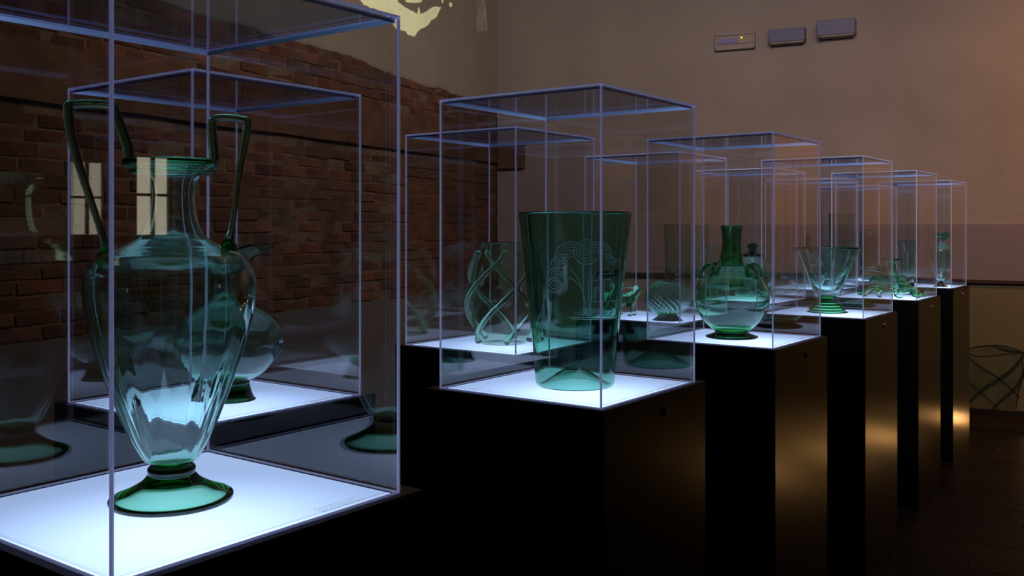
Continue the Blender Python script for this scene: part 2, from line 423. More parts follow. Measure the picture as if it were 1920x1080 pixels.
# brick skin of the left wall (plane a = 0), courses of 72 mm
br_meshes = []
for k in range(8):
    bm = boxbm(-.04, .0, -.137, .137, -.0355, .0355, bev=.007)
    for vtx in bm.verts:
        vtx.co += Vector((random.uniform(-.007, .004), random.uniform(-.006, .006), random.uniform(-.004, .004)))
    me = bpy.data.meshes.new('brick'); bm.to_mesh(me); bm.free(); me.materials.append(M_BRICK); br_meshes.append(me)
def brick_top(b):      # ragged upper edge of the exposed brick
    pts = ((0, 2.80), (.96, 2.84), (1.9, 2.86), (2.5, 2.92), (3.4, 2.93), (4.2, 2.93), (5, 2.97), (9, 3.02))
    for (b0, z0), (b1, z1) in zip(pts, pts[1:]):
        if b <= b1: return z0+(z1-z0)*(b-b0)/(b1-b0)
    return 3.02
BZ0, BEAM0, BEAM1 = .94, 2.24, 2.55
bricks = []
for band, (z0, z1) in enumerate(((BZ0, BEAM0), (BEAM1, 3.1))):
    z = z0+.042; j = 0
    while z < z1:
        b = .15 + (.143 if j % 2 else 0) + .03*math.sin(j*2.3)
        while b < 9.3:
            if z+.035 < z1 and z < brick_top(b)+.02:
                p = RW(0, b, 0); d = max(p.y, .8)
                on = 1 if -100 < 960+F*p.x/d < 1000 else .1
                bricks.append((on/d*(1.7 if band else 1), b, z))
            b += .287
        z += .0822; j += 1
bricks.sort(reverse=True)
for k, (s_, b, z) in enumerate(bricks[:300]):
    o = link_me('brick', br_meshes[random.randrange(8)], None, wall_left, loc=(random.uniform(-.012, .004), -b+random.uniform(-.004, .004), z+random.uniform(-.003, .003)))
    o.rotation_euler = (random.uniform(-.015, .015), 0, random.uniform(-.02, .02))
bm = bmesh.new()
for s_, b, z in bricks[300:]:
    q = random.uniform(-.012, .004)
    box(bm, -.04, q, -b-.137, -b+.137, z-.035+random.uniform(-.003, .003), z+.035+random.uniform(-.003, .003))
o = link_bm('brick_field', bm, M_BRICK, wall_left); o['kind'] = 'stuff'
# plaster above the brick, ragged lower edge
bm = bmesh.new(); nn = 190; rows = []
for i in range(nn+1):
    b = LB*i/nn
    zz = brick_top(b)+.012+.030*noise.noise(Vector((b*3, 0, 0)))+.022*noise.noise(Vector((b*11, 3, 0)))
    rows.append([bm.verts.new((x, -b, z)) for x, z in ((-.004, zz), (.004, zz+.02), (.004, H), (-.044, H), (-.044, zz))])
for A, B in zip(rows, rows[1:]):
    for k in range(5): bm.faces.new((A[k], B[k], B[(k+1) % 5], A[(k+1) % 5]))
bm.faces.new(rows[0]); bm.faces.new(rows[-1][::-1])
bmesh.ops.recalc_face_normals(bm, faces=bm.faces)
link_bm('plaster', bm, M_PLASTL, wall_left)
# timber beam let into the brick, its end block in the corner, low grey band
bm = bmesh.new(); n2 = 60; rows = []
for i in range(n2+1):
    b = .01+9.2*i/n2; w1 = .012*noise.noise(Vector((b*2, 7, 1))); w2 = .015*noise.noise(Vector((b*1.6, 2, 9)))
    rows.append([bm.verts.new(p) for p in ((-.044, -b, BEAM0-.005), (.03+w1, -b, BEAM0-.005+w2), (.035+w2, -b, BEAM1+.01+w1), (-.044, -b, BEAM1+.01))])
for A, B in zip(rows, rows[1:]):
    for k in range(4): bm.faces.new((A[k], B[k], B[(k+1) % 4], A[(k+1) % 4]))
bm.faces.new(rows[0]); bm.faces.new(rows[-1][::-1]); bmesh.ops.recalc_face_normals(bm, faces=bm.faces)
link_bm('timber_beam', bm, M_TIMBER, wall_left)
link_bm('beam_end', boxbm(.04, .33, -.06, 0, 2.17, 2.42, bev=.006), M_TIMBER, wall_back)
st(room_box('trim_1', -.044, .03, 0, LB, 0, .935, M_DARKBAND)); 
# back wall: mauve grey band darker than the plaster, rail, printed lower panels
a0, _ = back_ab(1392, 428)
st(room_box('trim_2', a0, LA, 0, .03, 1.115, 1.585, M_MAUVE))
st(room_box('trim_3', back_ab(1140, 428)[0], LA, 0, .06, 1.085, 1.115, M_RAIL, bev=.003))
st(room_box('baseboard_back', 0, LA, 0, .05, 0, .03, M_TRIM))
aL, _ = back_ab(1560, 600)
banner = thing('printed_panel', RW(aL, .001, 0), 'olive printed wall panel showing a large trailed glass vase, behind the farthest pedestals', 'panel', rotz=RZ)
BW = LA-aL-.06
link_bm('board', boxbm(0, BW, -.03, 0, .035, 1.08), M_OLIVE, banner)
def printed(name, pts, width, m, lift):     # flat printed stroke on the board; pts in photo pixels
    Q = []
    for px, py in pts:
        a, z = back_ab(px, py); Q.append((a-aL, 0, z))
    Q = catmull(Q, 8); bm = bmesh.new(); prev = None
    for i, p in enumerate(Q):
        t = (Q[min(i+1, len(Q)-1)]-Q[max(i-1, 0)]).normalized(); nn_ = Vector((-t.z, 0, t.x))
        f = i/(len(Q)-1); w_ = width*(.55+.45*math.sin(PI*f))*.5
        a_ = bm.verts.new((p.x+nn_.x*w_, -.03-lift, p.z+nn_.z*w_)); b_ = bm.verts.new((p.x-nn_.x*w_, -.03-lift, p.z-nn_.z*w_))
        if prev: bm.faces.new((prev[0], a_, b_, prev[1]))
        prev = (a_, b_)
    return link_bm(name, bm, m, banner)
def printed_area(name, pts, m, lift):
    bm = bmesh.new(); vs = []
    for px, py in pts:
        a, z = back_ab(px, py); vs.append(bm.verts.new((a-aL, -.03-lift, z)))
    bm.faces.new(vs); return link_bm(name, bm, m, banner)
printed_area('printed_vase', ((1806,654),(1830,648),(1870,647),(1905,652),(1921,660),(1918,700),(1909,735),(1904,765),(1903,774),(1818,768),(1808,740),(1800,700)), M_PRINTS, .0006)
printed_area('printed_shade', ((1818,672),(1845,690),(1866,712),(1842,748),(1820,740)), M_PRINTM, .0009)
for pts, wd in ((((1806,656),(1840,649),(1880,648),(1921,661)), .014), (((1806,660),(1840,668),(1880,664),(1921,661)), .012),
                (((1921,661),(1900,690),(1872,712),(1840,732),(1815,756)), .034), (((1812,664),(1836,686),(1866,704),(1895,728),(1912,745)), .018),
                (((1921,664),(1922,690),(1905,725),(1880,748),(1852,774)), .026), (((1800,700),(1822,722),(1850,745),(1878,772)), .012),
                (((1862,648),(1885,656),(1921,661)), .026), (((1914,668),(1918,700),(1909,735),(1904,772)), .012)):
    printed('printed_trail', pts, wd, M_PRINTG, .0013)

# wall fittings: frame given by photo pixels of front face left/right, top/bottom
def fitting(name, pxl, pxr, pyt, pyb, depth, label, m):
    a0, zt = back_ab(pxl, pyt); a1, _ = back_ab(pxr, pyt); _, zb = back_ab(pxl, pyb)
    # the front face stands proud, nearer: compensate scale by sliding along the wall
    t = thing(name, RW((a0+a1)/2, 0, zb), label, 'wall light', None, RZ)
    return t, (a1-a0)/2, zt-zb
t, hw, h_ = fitting('wall_light', 1446, 1512, 60, 84, .11, 'lilac grey box wall light, middle of the three fittings high on the back wall', None)
def uplighter(t, hw, h_, dep, tilt=0):
    b = boxbm(-hw, hw, -dep, -.004, 0, h_, bev=.004); link_bm('housing', b, M_LILAC, t)
    link_bm('lower_lip', boxbm(-hw+.012, hw-.012, -dep+.012, -.01, -.012, .001), M_TAUPE, t)
    for x in (-hw+.03, hw-.03): 
        bm = bmesh.new(); bmesh.ops.create_cone(bm, cap_ends=True, segments=12, radius1=.008, radius2=.008, depth=.012, matrix=Matrix.Translation((x, -dep+.025, -.016)))
        link_bm('screw', bm, M_DARKMET, t)
    link_bm('mounting_plate', boxbm(-hw+.02, hw-.02, -.005, 0, .01, h_-.01), M_TAUPE, t)
uplighter(t, hw, h_, .11)
t, hw, h_ = fitting('wall_light', 1536, 1606, 44, 72, .11, 'lilac grey box wall light, rightmost and highest of the three wall fittings', None)
uplighter(t, hw, h_, .13)
t, hw, h_ = fitting('emergency_light', 1343, 1417, 68, 97, .05, 'framed taupe emergency light with a tiny glowing green diode, left of the box lights', None)
t['category'] = 'emergency light'
bm = bmesh.new(); fw = .014
for q in ((-hw, hw, 0, fw), (-hw, hw, h_-fw, h_), (-hw, -hw+fw, 0, h_), (hw-fw, hw, 0, h_)): box(bm, q[0], q[1], -.055, 0, q[2], q[3], bev=.002)
link_bm('frame', bm, M_TAUPE, t)
link_bm('diffuser', boxbm(-hw+fw, hw-fw, -.04, 0, fw, h_-fw), M_TAUPE, t)
link_bm('tube_cover', boxbm(-hw+.03, hw*.15, -.047, -.04, h_*.42, h_*.72, bev=.003), pbr('violet_tube_cover', (.30, .26, .55), .4), t)
link_bm('ridge', boxbm(-hw+.02, hw-.02, -.046, -.04, h_*.33, h_*.36), M_LILAC, t)
bm = bmesh.new(); ball(bm, (hw*.34, -.043, h_*.72), .007, u=12, v=8); link_bm('diode', bm, emit('green_diode', (.75, 1, .05), 1.6), t, True)

# ------------------------------------------------------------------ pedestals and covers
S = .47; CH = .72; PT = CAMZ-.40; U = Vector((.5934, .8049, 0)); V = Vector((-.8049, .5934, 0)); ROTC = math.atan2(U.y, U.x)
FRONT = [(-.447, 1.069), (.197, 2.113), (.862, 3.167), (1.545, 4.218), (2.230, 5.286), (2.915, 6.364)]
BACK = [(-.639, 1.916), (.012, 3.005), (.701, 4.000), (1.386, 5.065), (2.070, 6.130), (2.755, 7.195)]
TH = .006; EW = .0075
def box_parts(root, parts):
    for nm, bx, m in parts: link_bm(nm, boxbm(*bx), m, root)
def make_pedestal(loc):
    r = thing('pedestal', loc, '', 'pedestal', 'black pedestals with light tops', ROTC)
    m0, m1 = -.012, S+.036
    bm = bmesh.new(); z1 = PT-.002
    box(bm, m0, m1, m0, m1, 0, z1, bev=.0015)
    link_bm('body', bm, M_PED, r)
    # trim frame round the light panel
    bm = bmesh.new(); t0 = .0065
    for q in ((m0, m1, m0, t0), (m0, m1, S-t0, m1), (m0, t0, t0, S-t0), (S-t0, m1, t0, S-t0)): box(bm, q[0], q[1], q[2], q[3], PT-.0018, PT)
    link_bm('top_frame', bm, M_TRIM, r)
    link_bm('light_panel', boxbm(.007, S-.007, .007, S-.007, PT-.0018, PT-.0002), M_PANEL, r)
    bm = bmesh.new()
    R_ = Matrix.Translation((.282, m0-.003, PT-.049)) @ Matrix.Rotation(PI/2, 4, 'X')
    bmesh.ops.create_cone(bm, cap_ends=True, segments=24, radius1=.0095, radius2=.0095, depth=.007, matrix=R_)
    bmesh.ops.bevel(bm, geom=[e for e in bm.edges if abs((e.verts[0].co-e.verts[1].co).length-.0025) < .002], offset=.0012, segments=2, affect='EDGES')
    lk = link_bm('lock', bm, M_BRASS, r)
    link_bm('keyhole', boxbm(.2808, .2832, m0-.0072, m0-.0055, PT-.054, PT-.044), M_DARKMET, lk)
    # printed caption: lines of tiny words on the panel's right corner
    rnd = random.Random(3); bm = bmesh.new()
    for j in range(3):
        x = .335; y = .040-.0085*j; end = (.425, .405, .415)[j]
        while x < end:
            wl = rnd.uniform(.004, .012); box(bm, x, min(x+wl, end), y, y+.0026, PT-.0002, PT+.0001); x += wl+.0022
    link_bm('caption', bm, M_INK, r)
    return r
def make_cover(loc):
    r = thing('display_cover', loc, '', 'display cover', 'clear acrylic covers', ROTC)
    e = EW
    for nm, bx in (('side_pane', (e, S-e, 0, TH, e, CH-e)), ('side_pane', (e, S-e, S-TH, S, e, CH-e)),
                   ('side_pane', (0, TH, e, S-e, e, CH-e)), ('side_pane', (S-TH, S, e, S-e, e, CH-e)),
                   ('top_pane', (e, S-e, e, S-e, CH-TH, CH))):
        link_bm(nm, boxbm(*bx), M_ACRT if nm == 'top_pane' else M_ACR, r)
    k = .0044
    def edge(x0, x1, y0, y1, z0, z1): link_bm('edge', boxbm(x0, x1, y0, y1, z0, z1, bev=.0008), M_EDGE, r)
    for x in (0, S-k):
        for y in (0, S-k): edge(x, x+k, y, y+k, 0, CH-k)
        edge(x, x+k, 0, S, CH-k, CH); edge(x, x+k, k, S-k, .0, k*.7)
    # added 45 degree reflector strips, brightening the top rim with panel light
    q, h0, i0 = .0055, CH-TH, TH
    for A, B, nrm in (((i0, i0), (S-i0, i0), (0, 1)), ((S-i0, i0), (S-i0, S-i0), (-1, 0)), ((S-i0, S-i0), (i0, S-i0), (0, -1)), ((i0, S-i0), (i0, i0), (1, 0))):
        bm = bmesh.new(); vs = []
        for P_ in (A, B): vs.append([bm.verts.new(p) for p in ((P_[0], P_[1], h0), (P_[0], P_[1], h0-q), (P_[0]+nrm[0]*q, P_[1]+nrm[1]*q, h0))])
        bm.faces.new(vs[0]); bm.faces.new(vs[1][::-1])
        for i_ in range(3): bm.faces.new((vs[0][i_], vs[1][i_], vs[1][(i_+1) % 3], vs[0][(i_+1) % 3]))
        bmesh.ops.recalc_face_normals(bm, faces=bm.faces); link_bm('bevel', bm, M_TIR, r)
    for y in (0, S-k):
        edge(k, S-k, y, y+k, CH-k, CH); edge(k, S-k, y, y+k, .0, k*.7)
    return r
def dup(root, loc, label):
    r = root.copy(); COL.objects.link(r); r.location = loc; r['label'] = label
    for ch in list(root.children):
        c = ch.copy(); COL.objects.link(c); c.parent = r
        for g in ch.children:
            d = g.copy(); COL.objects.link(d); d.parent = c
    return r
PLAB = {
 ('f',0): 'the large nearest glass amphora, cut by the lower edge of the photo', ('f',1): 'the dark engraved flaring beaker',
 ('f',2): 'the long-necked flask with ear handles', ('f',3): 'the wide-mouthed goblet on a ringed foot',
 ('f',4): 'the knobbly glass creature', ('f',5): 'the small two-part amphora, farthest at right',
 ('b',0): 'the globular vase seen behind the nearest amphora', ('b',1): 'the spiral-ribbed vase',
 ('b',2): 'the twisted globe and prunted cylinder', ('b',3): 'the lidded jar behind the long-necked flask',
 ('b',4): 'the round stoppered bottle behind the goblet', ('b',5): 'the tall cylinder and green bottle at the back'}
ped0 = cov0 = None; CEN = {}
for row, lst in (('f', FRONT), ('b', BACK)):
    for i, (x, y) in enumerate(lst):
        a = 'black satin pedestal with glowing top carrying '+PLAB[(row, i)]
        c = 'clear acrylic box cover standing over '+PLAB[(row, i)]
        if i == 0 and row == 'f':
            a = 'black satin pedestal with glowing top under the nearest large glass amphora'; c = 'largest nearest clear acrylic box cover, over the large amphora'
            ped0 = make_pedestal((x, y, 0)); ped0['label'] = a
            cov0 = make_cover((x, y, PT+.0005)); cov0['label'] = c
        else:
            dup(ped0, (x, y, 0), a); dup(cov0, (x, y, PT+.0005), c)
        CEN[(row, i)] = Vector((x, y, 0))+(U+V)*(S/2)

# ------------------------------------------------------------------ glass vessels
for ch in list(ped0.children):          # the nearest pedestal shows no lock
    if ch.name.startswith('lock'):
        for g in list(ch.children): bpy.data.objects.remove(g)
        bpy.data.objects.remove(ch)
def vplace(px, d): return Vector(((px-960)/F*d, d, PT+.0012))
def prof(pts, d):          # (radius px, row px) -> metres above the panel
    s = d/F; return [(r*s, max(.4-(y-HOR)*s, 0)) for r, y in pts]
def local(px, py, d, depth=0):   # offset in the vessel's frame for a pixel at depth d (+depth toward the back)
    pass

# A: large amphora ----------------------------------------------------
d = 1.402; s = d/F; ax = 322
am = thing('amphora', vplace(ax, d), 'large pale green glass amphora with tall angular handles on the nearest light panel', 'amphora')
def flute(r, a, z):
    k = max(0, min(1, (.27-z)/.12))*max(0, min(1, (z-.05)/.04)); return r*(1+.022*k*math.cos(14*a)), a, z
Z = lambda y: .4-(y-HOR)*s
body = prof([(0, 872), (22, 871), (44, 865), (58, 846), (79, 803), (110, 722), (134, 650), (149, 590), (155, 545), (150, 508), (128, 479), (92, 462), (64, 447), (50, 420), (44, 385), (44, 352), (54, 330), (72, 316), (83, 309)], d)
link_bm('body', shell(body, .0030, 112, flute), G_TEAL, am, True)
lip = [(78*s, Z(308)), (84*s, Z(313)), (87*s, Z(308)), (86*s, Z(302)), (80*s, Z(301)), (77*s, Z(304)), (78*s, Z(308))]
link_bm('lip', revolve([(p.x, p.y) for p in catmull([(r, z, 0) for r, z in lip[:-1]], 4, closed=True)], 96), G_GREEN, am, True)
lip2 = [(70*s, Z(325)), (74*s, Z(328)), (77*s, Z(325)), (74*s, Z(321))]
link_bm('lower_lip', revolve([(p.x, p.y) for p in catmull([(r, z, 0) for r, z in lip2], 4, closed=True)], 96), G_GREEN, am, True)
ring = [(20*s, Z(895)), (38*s, Z(893)), (43*s, Z(884)), (40*s, Z(874)), (20*s, Z(872.5))]
link_bm('knop', solid([(0, Z(895))]+ring+[(0, Z(872.5))], 64), G_GREEN, am, True)
ftp = [(0, .047), (24*s, .0465), (40*s, .042), (56*s, .030), (84*s, .018), (108*s, .0105), (112*s, .006), (109*s, .0015), (98*s, .001), (72*s, .010), (44*s, .022), (20*s, .026), (0, .027)]
link_bm('foot', solid(ftp, 96), glass('sea_green_foot_glass', (85, 22, 55)), am, True)
def cs(az): return Vector((math.cos(az), math.sin(az), 0))
azR = math.radians(22); azL = math.radians(180+24)
for az, topz, botz, ro, rsh, rt in ((azR, Z(220), Z(470), 137, 101, .0075), (azL, Z(206), Z(486), 176, 112, .0085)):
    c = cs(az); P = []
    rin = 80*s; P = [c*(78*s)+Vector((0, 0, Z(314))), c*(76*s)+Vector((0, 0, Z(285))), c*(72*s if az < 1 else 98*s)+Vector((0, 0, topz-.012)),
         c*((82 if az < 1 else 108)*s)+Vector((0, 0, topz+.001)), c*((ro-12)*s)+Vector((0, 0, topz)), c*(ro*s)+Vector((0, 0, topz-.010)),
         c*((ro-14)*s)+Vector((0, 0, topz-.075)), c*((rsh+8)*s)+Vector((0, 0, botz+.035)), c*(rsh*s)+Vector((0, 0, botz+.004))]
    tube_obj('handle', P, [rt*.9, rt*.95, rt*.9, rt*.75, rt*.8, rt*.9, rt*.72, rt*.62, rt*1.35], G_HANDLE, am, seg=16)
    bm = bmesh.new(); ball(bm, c*((rsh+3)*s)+Vector((0, 0, botz+.0)), .0125, 1, 1, 1.15, 20, 14)
    link_bm('handle_blob', bm, G_GREEN, am, True)

# A': globular vase with ruffled mouth ------------------------------------
d = 2.235; s = d/F
t = thing('globular_vase', vplace(430, d), 'round bodied pale green vase with ruffled flower mouth, partly behind the amphora', 'vase')
body = prof([(0, 716), (30, 716), (62, 700), (92, 668), (100, 640), (92, 610), (70, 588), (44, 574), (30, 555), (24, 530), (26, 508), (42, 488), (66, 474), (80, 466)], d)
def ruf(r, a, z):
    k = max(0, (z-.355)/.02) if z > .33 else 0; k = max(0, min(1, (z-.325)/.05)); return r*(1+.13*k*math.cos(7*a)), a, z+.010*k*math.sin(7*a+1)
link_bm('body', shell(body, .003, 96, ruf), G_TEAL, t, True)
ft = prof([(0, 714), (34, 715), (37, 722), (42, 740), (48, 752)], d); ft = ft+[(48*s, .001), (44*s, 0), (30*s, .012), (0, .016)]
link_bm('foot', solid(ft, 64), G_GREEN, t, True)

# B: engraved beaker ------------------------------------------------------
d = 2.44; s = d/F; Z = lambda y: .4-(y-HOR)*s
bk = thing('engraved_beaker', vplace(1078, d), 'tall dark green flaring beaker engraved with a tree and ruins', 'vase')
bp = [(0, .040), (18*s, .038), (42*s, .018), (60*s, .003), (68*s, .0), (73*s, .006), (75*s, .022), (78*s, .08), (84*s, .16), (93*s, .28), (101*s, .38), (106*s, .438)]
link_bm('body', shell(bp, .0042, 112, None, 7), G_DEEP, bk, True)
def rad_at(z):
    for (r0, z0), (r1, z1) in zip(bp[6:], bp[7:]):
        if z <= z1: return r0+(r1-r0)*(z-z0)/(z1-z0)
    return bp[-1][0]
camdir = math.atan2(-bk.location.y, -bk.location.x)
def on_beaker(px, py, lift=.0003):
    z = Z(py); r = rad_at(z); q = max(-1, min(1, (px-1078)*s/r)); ph = camdir+math.asin(q)
    return Vector((math.cos(ph)*(r+lift), math.sin(ph)*(r+lift), z))
ebm = bmesh.new()
def eng(pts, w_=.0007): 
    Q = [on_beaker(x, y) for x, y in pts]; tube(ebm, Q, [w_]*len(Q), seg=5, n=2, cap=False)
def arc(cx, cy_, r, a0, a1, n=14, w_=.0013): eng([(cx+r*math.cos(a0+(a1-a0)*i/n), cy_-r*math.sin(a0+(a1-a0)*i/n)) for i in range(n+1)], w_)
for cx, cyy, rr, a0, a1 in ((1098, 470, 22, 0, 2*PI), (1072, 482, 30, .6, 3.9), (1060, 500, 26, 1.2, 4.0), (1048, 518, 20, 1.3, 4.7), (1042, 530, 13, 0, 2*PI), (1118, 478, 26, -.6, 1.9), (1132, 492, 18, -1.2, 1.6)):
    q = rr
    while q > 3: arc(cx, cyy, q, a0, a1, w_=.0017 if q == rr else .0012); q -= 5.2
for pts in (((1098, 585), (1096, 560), (1090, 535), (1082, 515), (1070, 500)), ((1104, 585), (1103, 560), (1102, 530), (1106, 500)), ((1090, 535), (1075, 520), (1062, 515)), ((1102, 530), (1112, 512), (1122, 500)),
            ((1072, 587), (1100, 588), (1125, 586), (1150, 589)), ((1070, 590), (1110, 592), (1152, 592)),
            ((1108, 560), (1108, 522), (1120, 522), (1120, 510), (1148, 510), (1148, 486), (1160, 486), (1160, 560), (1108, 560)),
            ((1114, 560), (1114, 535), (1126, 535), (1126, 560)), ((1130, 556), (1130, 520), (1142, 520), (1142, 556))):
    P = []
    for (x0, y0), (x1, y1) in zip(pts, pts[1:]):
        for k in range(4): P.append((x0+(x1-x0)*k/4, y0+(y1-y0)*k/4))
    P.append(pts[-1]); eng(P, .0013)
for k in range(16):
    x = 1078+k*5; eng(((x, 587), (x+random.uniform(-3, 3), 587-random.uniform(5, 12))), .0006)
link_bm('engraving', ebm, M_FROST, bk, True)

# B': spiral ribbed vase -------------------------------------------------
d = 3.335; s = d/F; Z = lambda y: .4-(y-HOR)*s
sv = thing('ribbed_vase', vplace(943, d), 'green glass vase wrapped in thick clear spiral ribs, left of the engraved beaker', 'vase')
bp2 = prof([(0, 638), (20, 642), (40, 646), (47, 640), (52, 625), (58, 600), (62, 570), (62, 540), (57, 505), (48, 475), (42, 456)], d)
bp2[0] = (0, .006); bp2[1] = (20*s, .003); bp2[2] = (40*s, 0)
link_bm('body', shell(bp2, .0035, 96), G_OLIVE, sv, True)
def rad2(z):
    q = bp2[3:]
    for (r0, z0), (r1, z1) in zip(q, q[1:]):
        if z <= z1: return r0+(r1-r0)*(z-z0)/(z1-z0)
    return q[-1][0]
for k in range(5):
    P = []; R = []
    for i in range(15):
        f = i/14; z = .012+f*.305; a = 2*PI*k/5+f*2.5-.2
        bulge = .004+.010*math.sin(PI*min(1, f*1.05))
        r = rad2(z)+bulge; P.append((r*math.cos(a), r*math.sin(a), z)); R.append(.0100*(1-.25*f)+(.003 if i in (0, 14) else 0))
    tube_obj('rib', P, R, G_RIB, sv, seg=12, n=4)

# C: long necked flask with ears ------------------------------------------
d = 3.50; s = d/F; Z = lambda y: .4-(y-HOR)*s
fl = thing('eared_flask', vplace(1372, d), 'round green glass flask with long dark neck and four small ear handles', 'vase')
fb = prof([(0, 622), (20, 622), (33, 619), (52, 602), (66, 580), (70, 560), (67, 540), (56, 522), (40, 509), (28, 498), (21, 480), (17.5, 458), (18, 438), (20, 424)], d)
link_bm('body', shell(fb, .0036, 96), glass('flask_green_glass', (150, 36, 90), bump=.08, bscale=9), fl, True)
ft = [(0, Z(619.5)), (30*s, Z(620)), (31*s, Z(624)), (42*s, .010), (48*s, .006), (47*s, .001), (42*s, 0), (28*s, .006), (0, .008)]
link_bm('foot', solid(ft, 64), G_GREEN, fl, True)
bm = shell(prof([(19, 500), (19.5, 480), (16.2, 458), (16.6, 438), (18.2, 426)], d), .0030, 48, floor=False)
link_bm('neck_lining', bm, G_DARK, fl, True)
for k, az in enumerate((math.radians(-65), math.radians(25), math.radians(115), math.radians(205))):
    c = cs(az); P = []
    for i in range(9):
        a = -.7+i/8*4.3; P.append(c*((57+14*math.cos(a+.4))*s)+Vector((0, 0, Z(511)+14*s*math.sin(a))))
    tube_obj('ear_handle', P, [.0095]+[.0066]*7+[.0100], G_DARK, fl, seg=12, n=3)

# D: goblet ------------------------------------------------------------
d = 4.548; s = d/F; Z = lambda y: .4-(y-HOR)*s
gb = thing('goblet_vase', vplace(1551, d), 'wide mouthed conical green goblet on a horizontally ringed foot', 'vase')
gp = prof([(0, 559), (14, 559), (23, 553), (30, 535), (40, 506), (50, 484), (57, 470), (59, 466)], d)
link_bm('bowl', shell(gp, .0035, 96), G_TEAL, gb, True)
lp = [(58*s, Z(467)), (60.5*s, Z(467)), (60.5*s, Z(464.5)), (58*s, Z(464.5))]
link_bm('rim', revolve([(p.x, p.y) for p in catmull([(r, z, 0) for r, z in lp], 3, closed=True)], 80), G_GREEN, gb, True)
P = [(0, Z(558.5))]; nr = 5
for i in range(nr*4+1):
    f = i/(nr*4); P.append(((17+18*f)*s*(1+.07*math.cos(2*PI*nr*f)), Z(558.8)*(1-f)+.003*f))
P += [(32*s, .0005), (27*s, .012), (20*s, .038), (13*s, .052), (0, .058)]
link_bm('ringed_foot', solid(P, 64, n=3), G_GREEN, gb, True)

# E: knobbly creature -----------------------------------------------------
d = 5.60; s = d/F; Z = lambda y: .4-(y-HOR)*s
cr = thing('glass_creature', vplace(1672, d), 'knobbly green glass creature vessel with trumpet neck, leaf wings and curling feet', 'glass figure')
bp3 = [(0, .018), (20*s, .018), (34*s, .026), (38*s, .045), (30*s, .085), (20*s, .115), (11*s, .135), (8*s, .165), (8*s, .19), (13*s, .208), (20*s, .216)]
link_bm('body', shell(bp3, .003, 64), G_GREEN, cr, True)
bm = bmesh.new()
for j, z in enumerate((.035, .055, .075, .095, .112)):
    r = {0: 37, 1: 36, 2: 31.5, 3: 26, 4: 20}[j]*s
    for k in range(14-j*2):
        a = 2*PI*(k+.5*(j % 2))/(14-j*2); ball(bm, (r*math.cos(a), r*math.sin(a), z), .0085-.0008*j, u=10, v=7)
o = link_bm('knobs', bm, G_GREEN, cr, True); o['kind'] = 'stuff'
for k, (a, L, h0) in enumerate(((170, .16, .11), (200, .17, .06), (225, .15, .13), (150, .13, .14), (10, .09, .07), (320, .10, .05))):
    c = cs(math.radians(a)); bm = bmesh.new()
    P = [c*.05+Vector((0, 0, h0-.02)), c*(L*.5)+Vector((0, 0, h0+.03)), c*(L*.8)+Vector((0, 0, h0+.035)), c*L+Vector((0, 0, h0+.005))]
    tube(bm, P, [.008, .030, .022, .004], seg=12, flat=.22, n=6)
    bmesh.ops.recalc_face_normals(bm, faces=bm.faces); link_bm('leaf_wing', bm, G_TEAL, cr, True)
for a in (190, 225, 260, 300, 335, 20, 70, 120, 155):
    c = cs(math.radians(a)); sd = cs(math.radians(a+90))
    P = [c*.085+Vector((0, 0, .035)), c*.12+sd*.012+Vector((0, 0, .045)), c*.15-sd*.01+Vector((0, 0, .020)), c*.175+sd*.008+Vector((0, 0, .010)), c*.185+sd*.02+Vector((0, 0, .022))]
    tube_obj('foot', P, [.012, .010, .009, .008, .005], G_RIB if a in (190, 225, 260) else G_GREEN, cr, seg=12)

# F: small amphora and tall cup -------------------------------------------
d = 6.55; s = d/F; Z = lambda y: .4-(y-HOR)*s
ta = thing('small_amphora', vplace(1764, d), 'small slender green amphora with folded bow at its mouth on the farthest right pedestal', 'amphora')
tp = prof([(0, 526), (5, 526), (8, 520), (14, 502), (18, 480), (18, 470), (13, 462), (8.5, 456), (7, 450), (9, 444), (11, 442)], d)
link_bm('body', shell(tp, .003, 64), G_TEAL, ta, True)
link_bm('foot', solid([(0, Z(525.4)), (4.5*s, Z(526)), (5*s, Z(530)), (12*s, .004), (13*s, .001), (11*s, 0), (0, .002)], 48), G_GREEN, ta, True)
for sg in (-1, 1):
    P = [(0, 0, Z(444)), (sg*8*s, 0, Z(438)), (sg*17*s, 0, Z(441)), (sg*10*s, 0, Z(447)), (sg*3*s, 0, Z(447))]
    tube_obj('bow_loop', P, [.008, .011, .007, .010, .007], G_GREEN, ta, seg=12, flat=.5)
d = 6.62; s = d/F; Z = lambda y: .4-(y-HOR)*s
tc_ = thing('footed_cup', vplace(1702, d), 'tall narrow pale green beaker left of the small amphora', 'vase')
link_bm('body', shell(prof([(0, 529), (8, 529.5), (10, 527), (11, 515), (12, 490), (14, 468), (18, 452)], d), .003, 64), G_TEAL, tc_, True)
link_bm('foot', solid([(0, Z(529)), (9*s, Z(530)), (13*s, .004), (14*s, .0), (0, .001)], 48), G_GREEN, tc_, True)

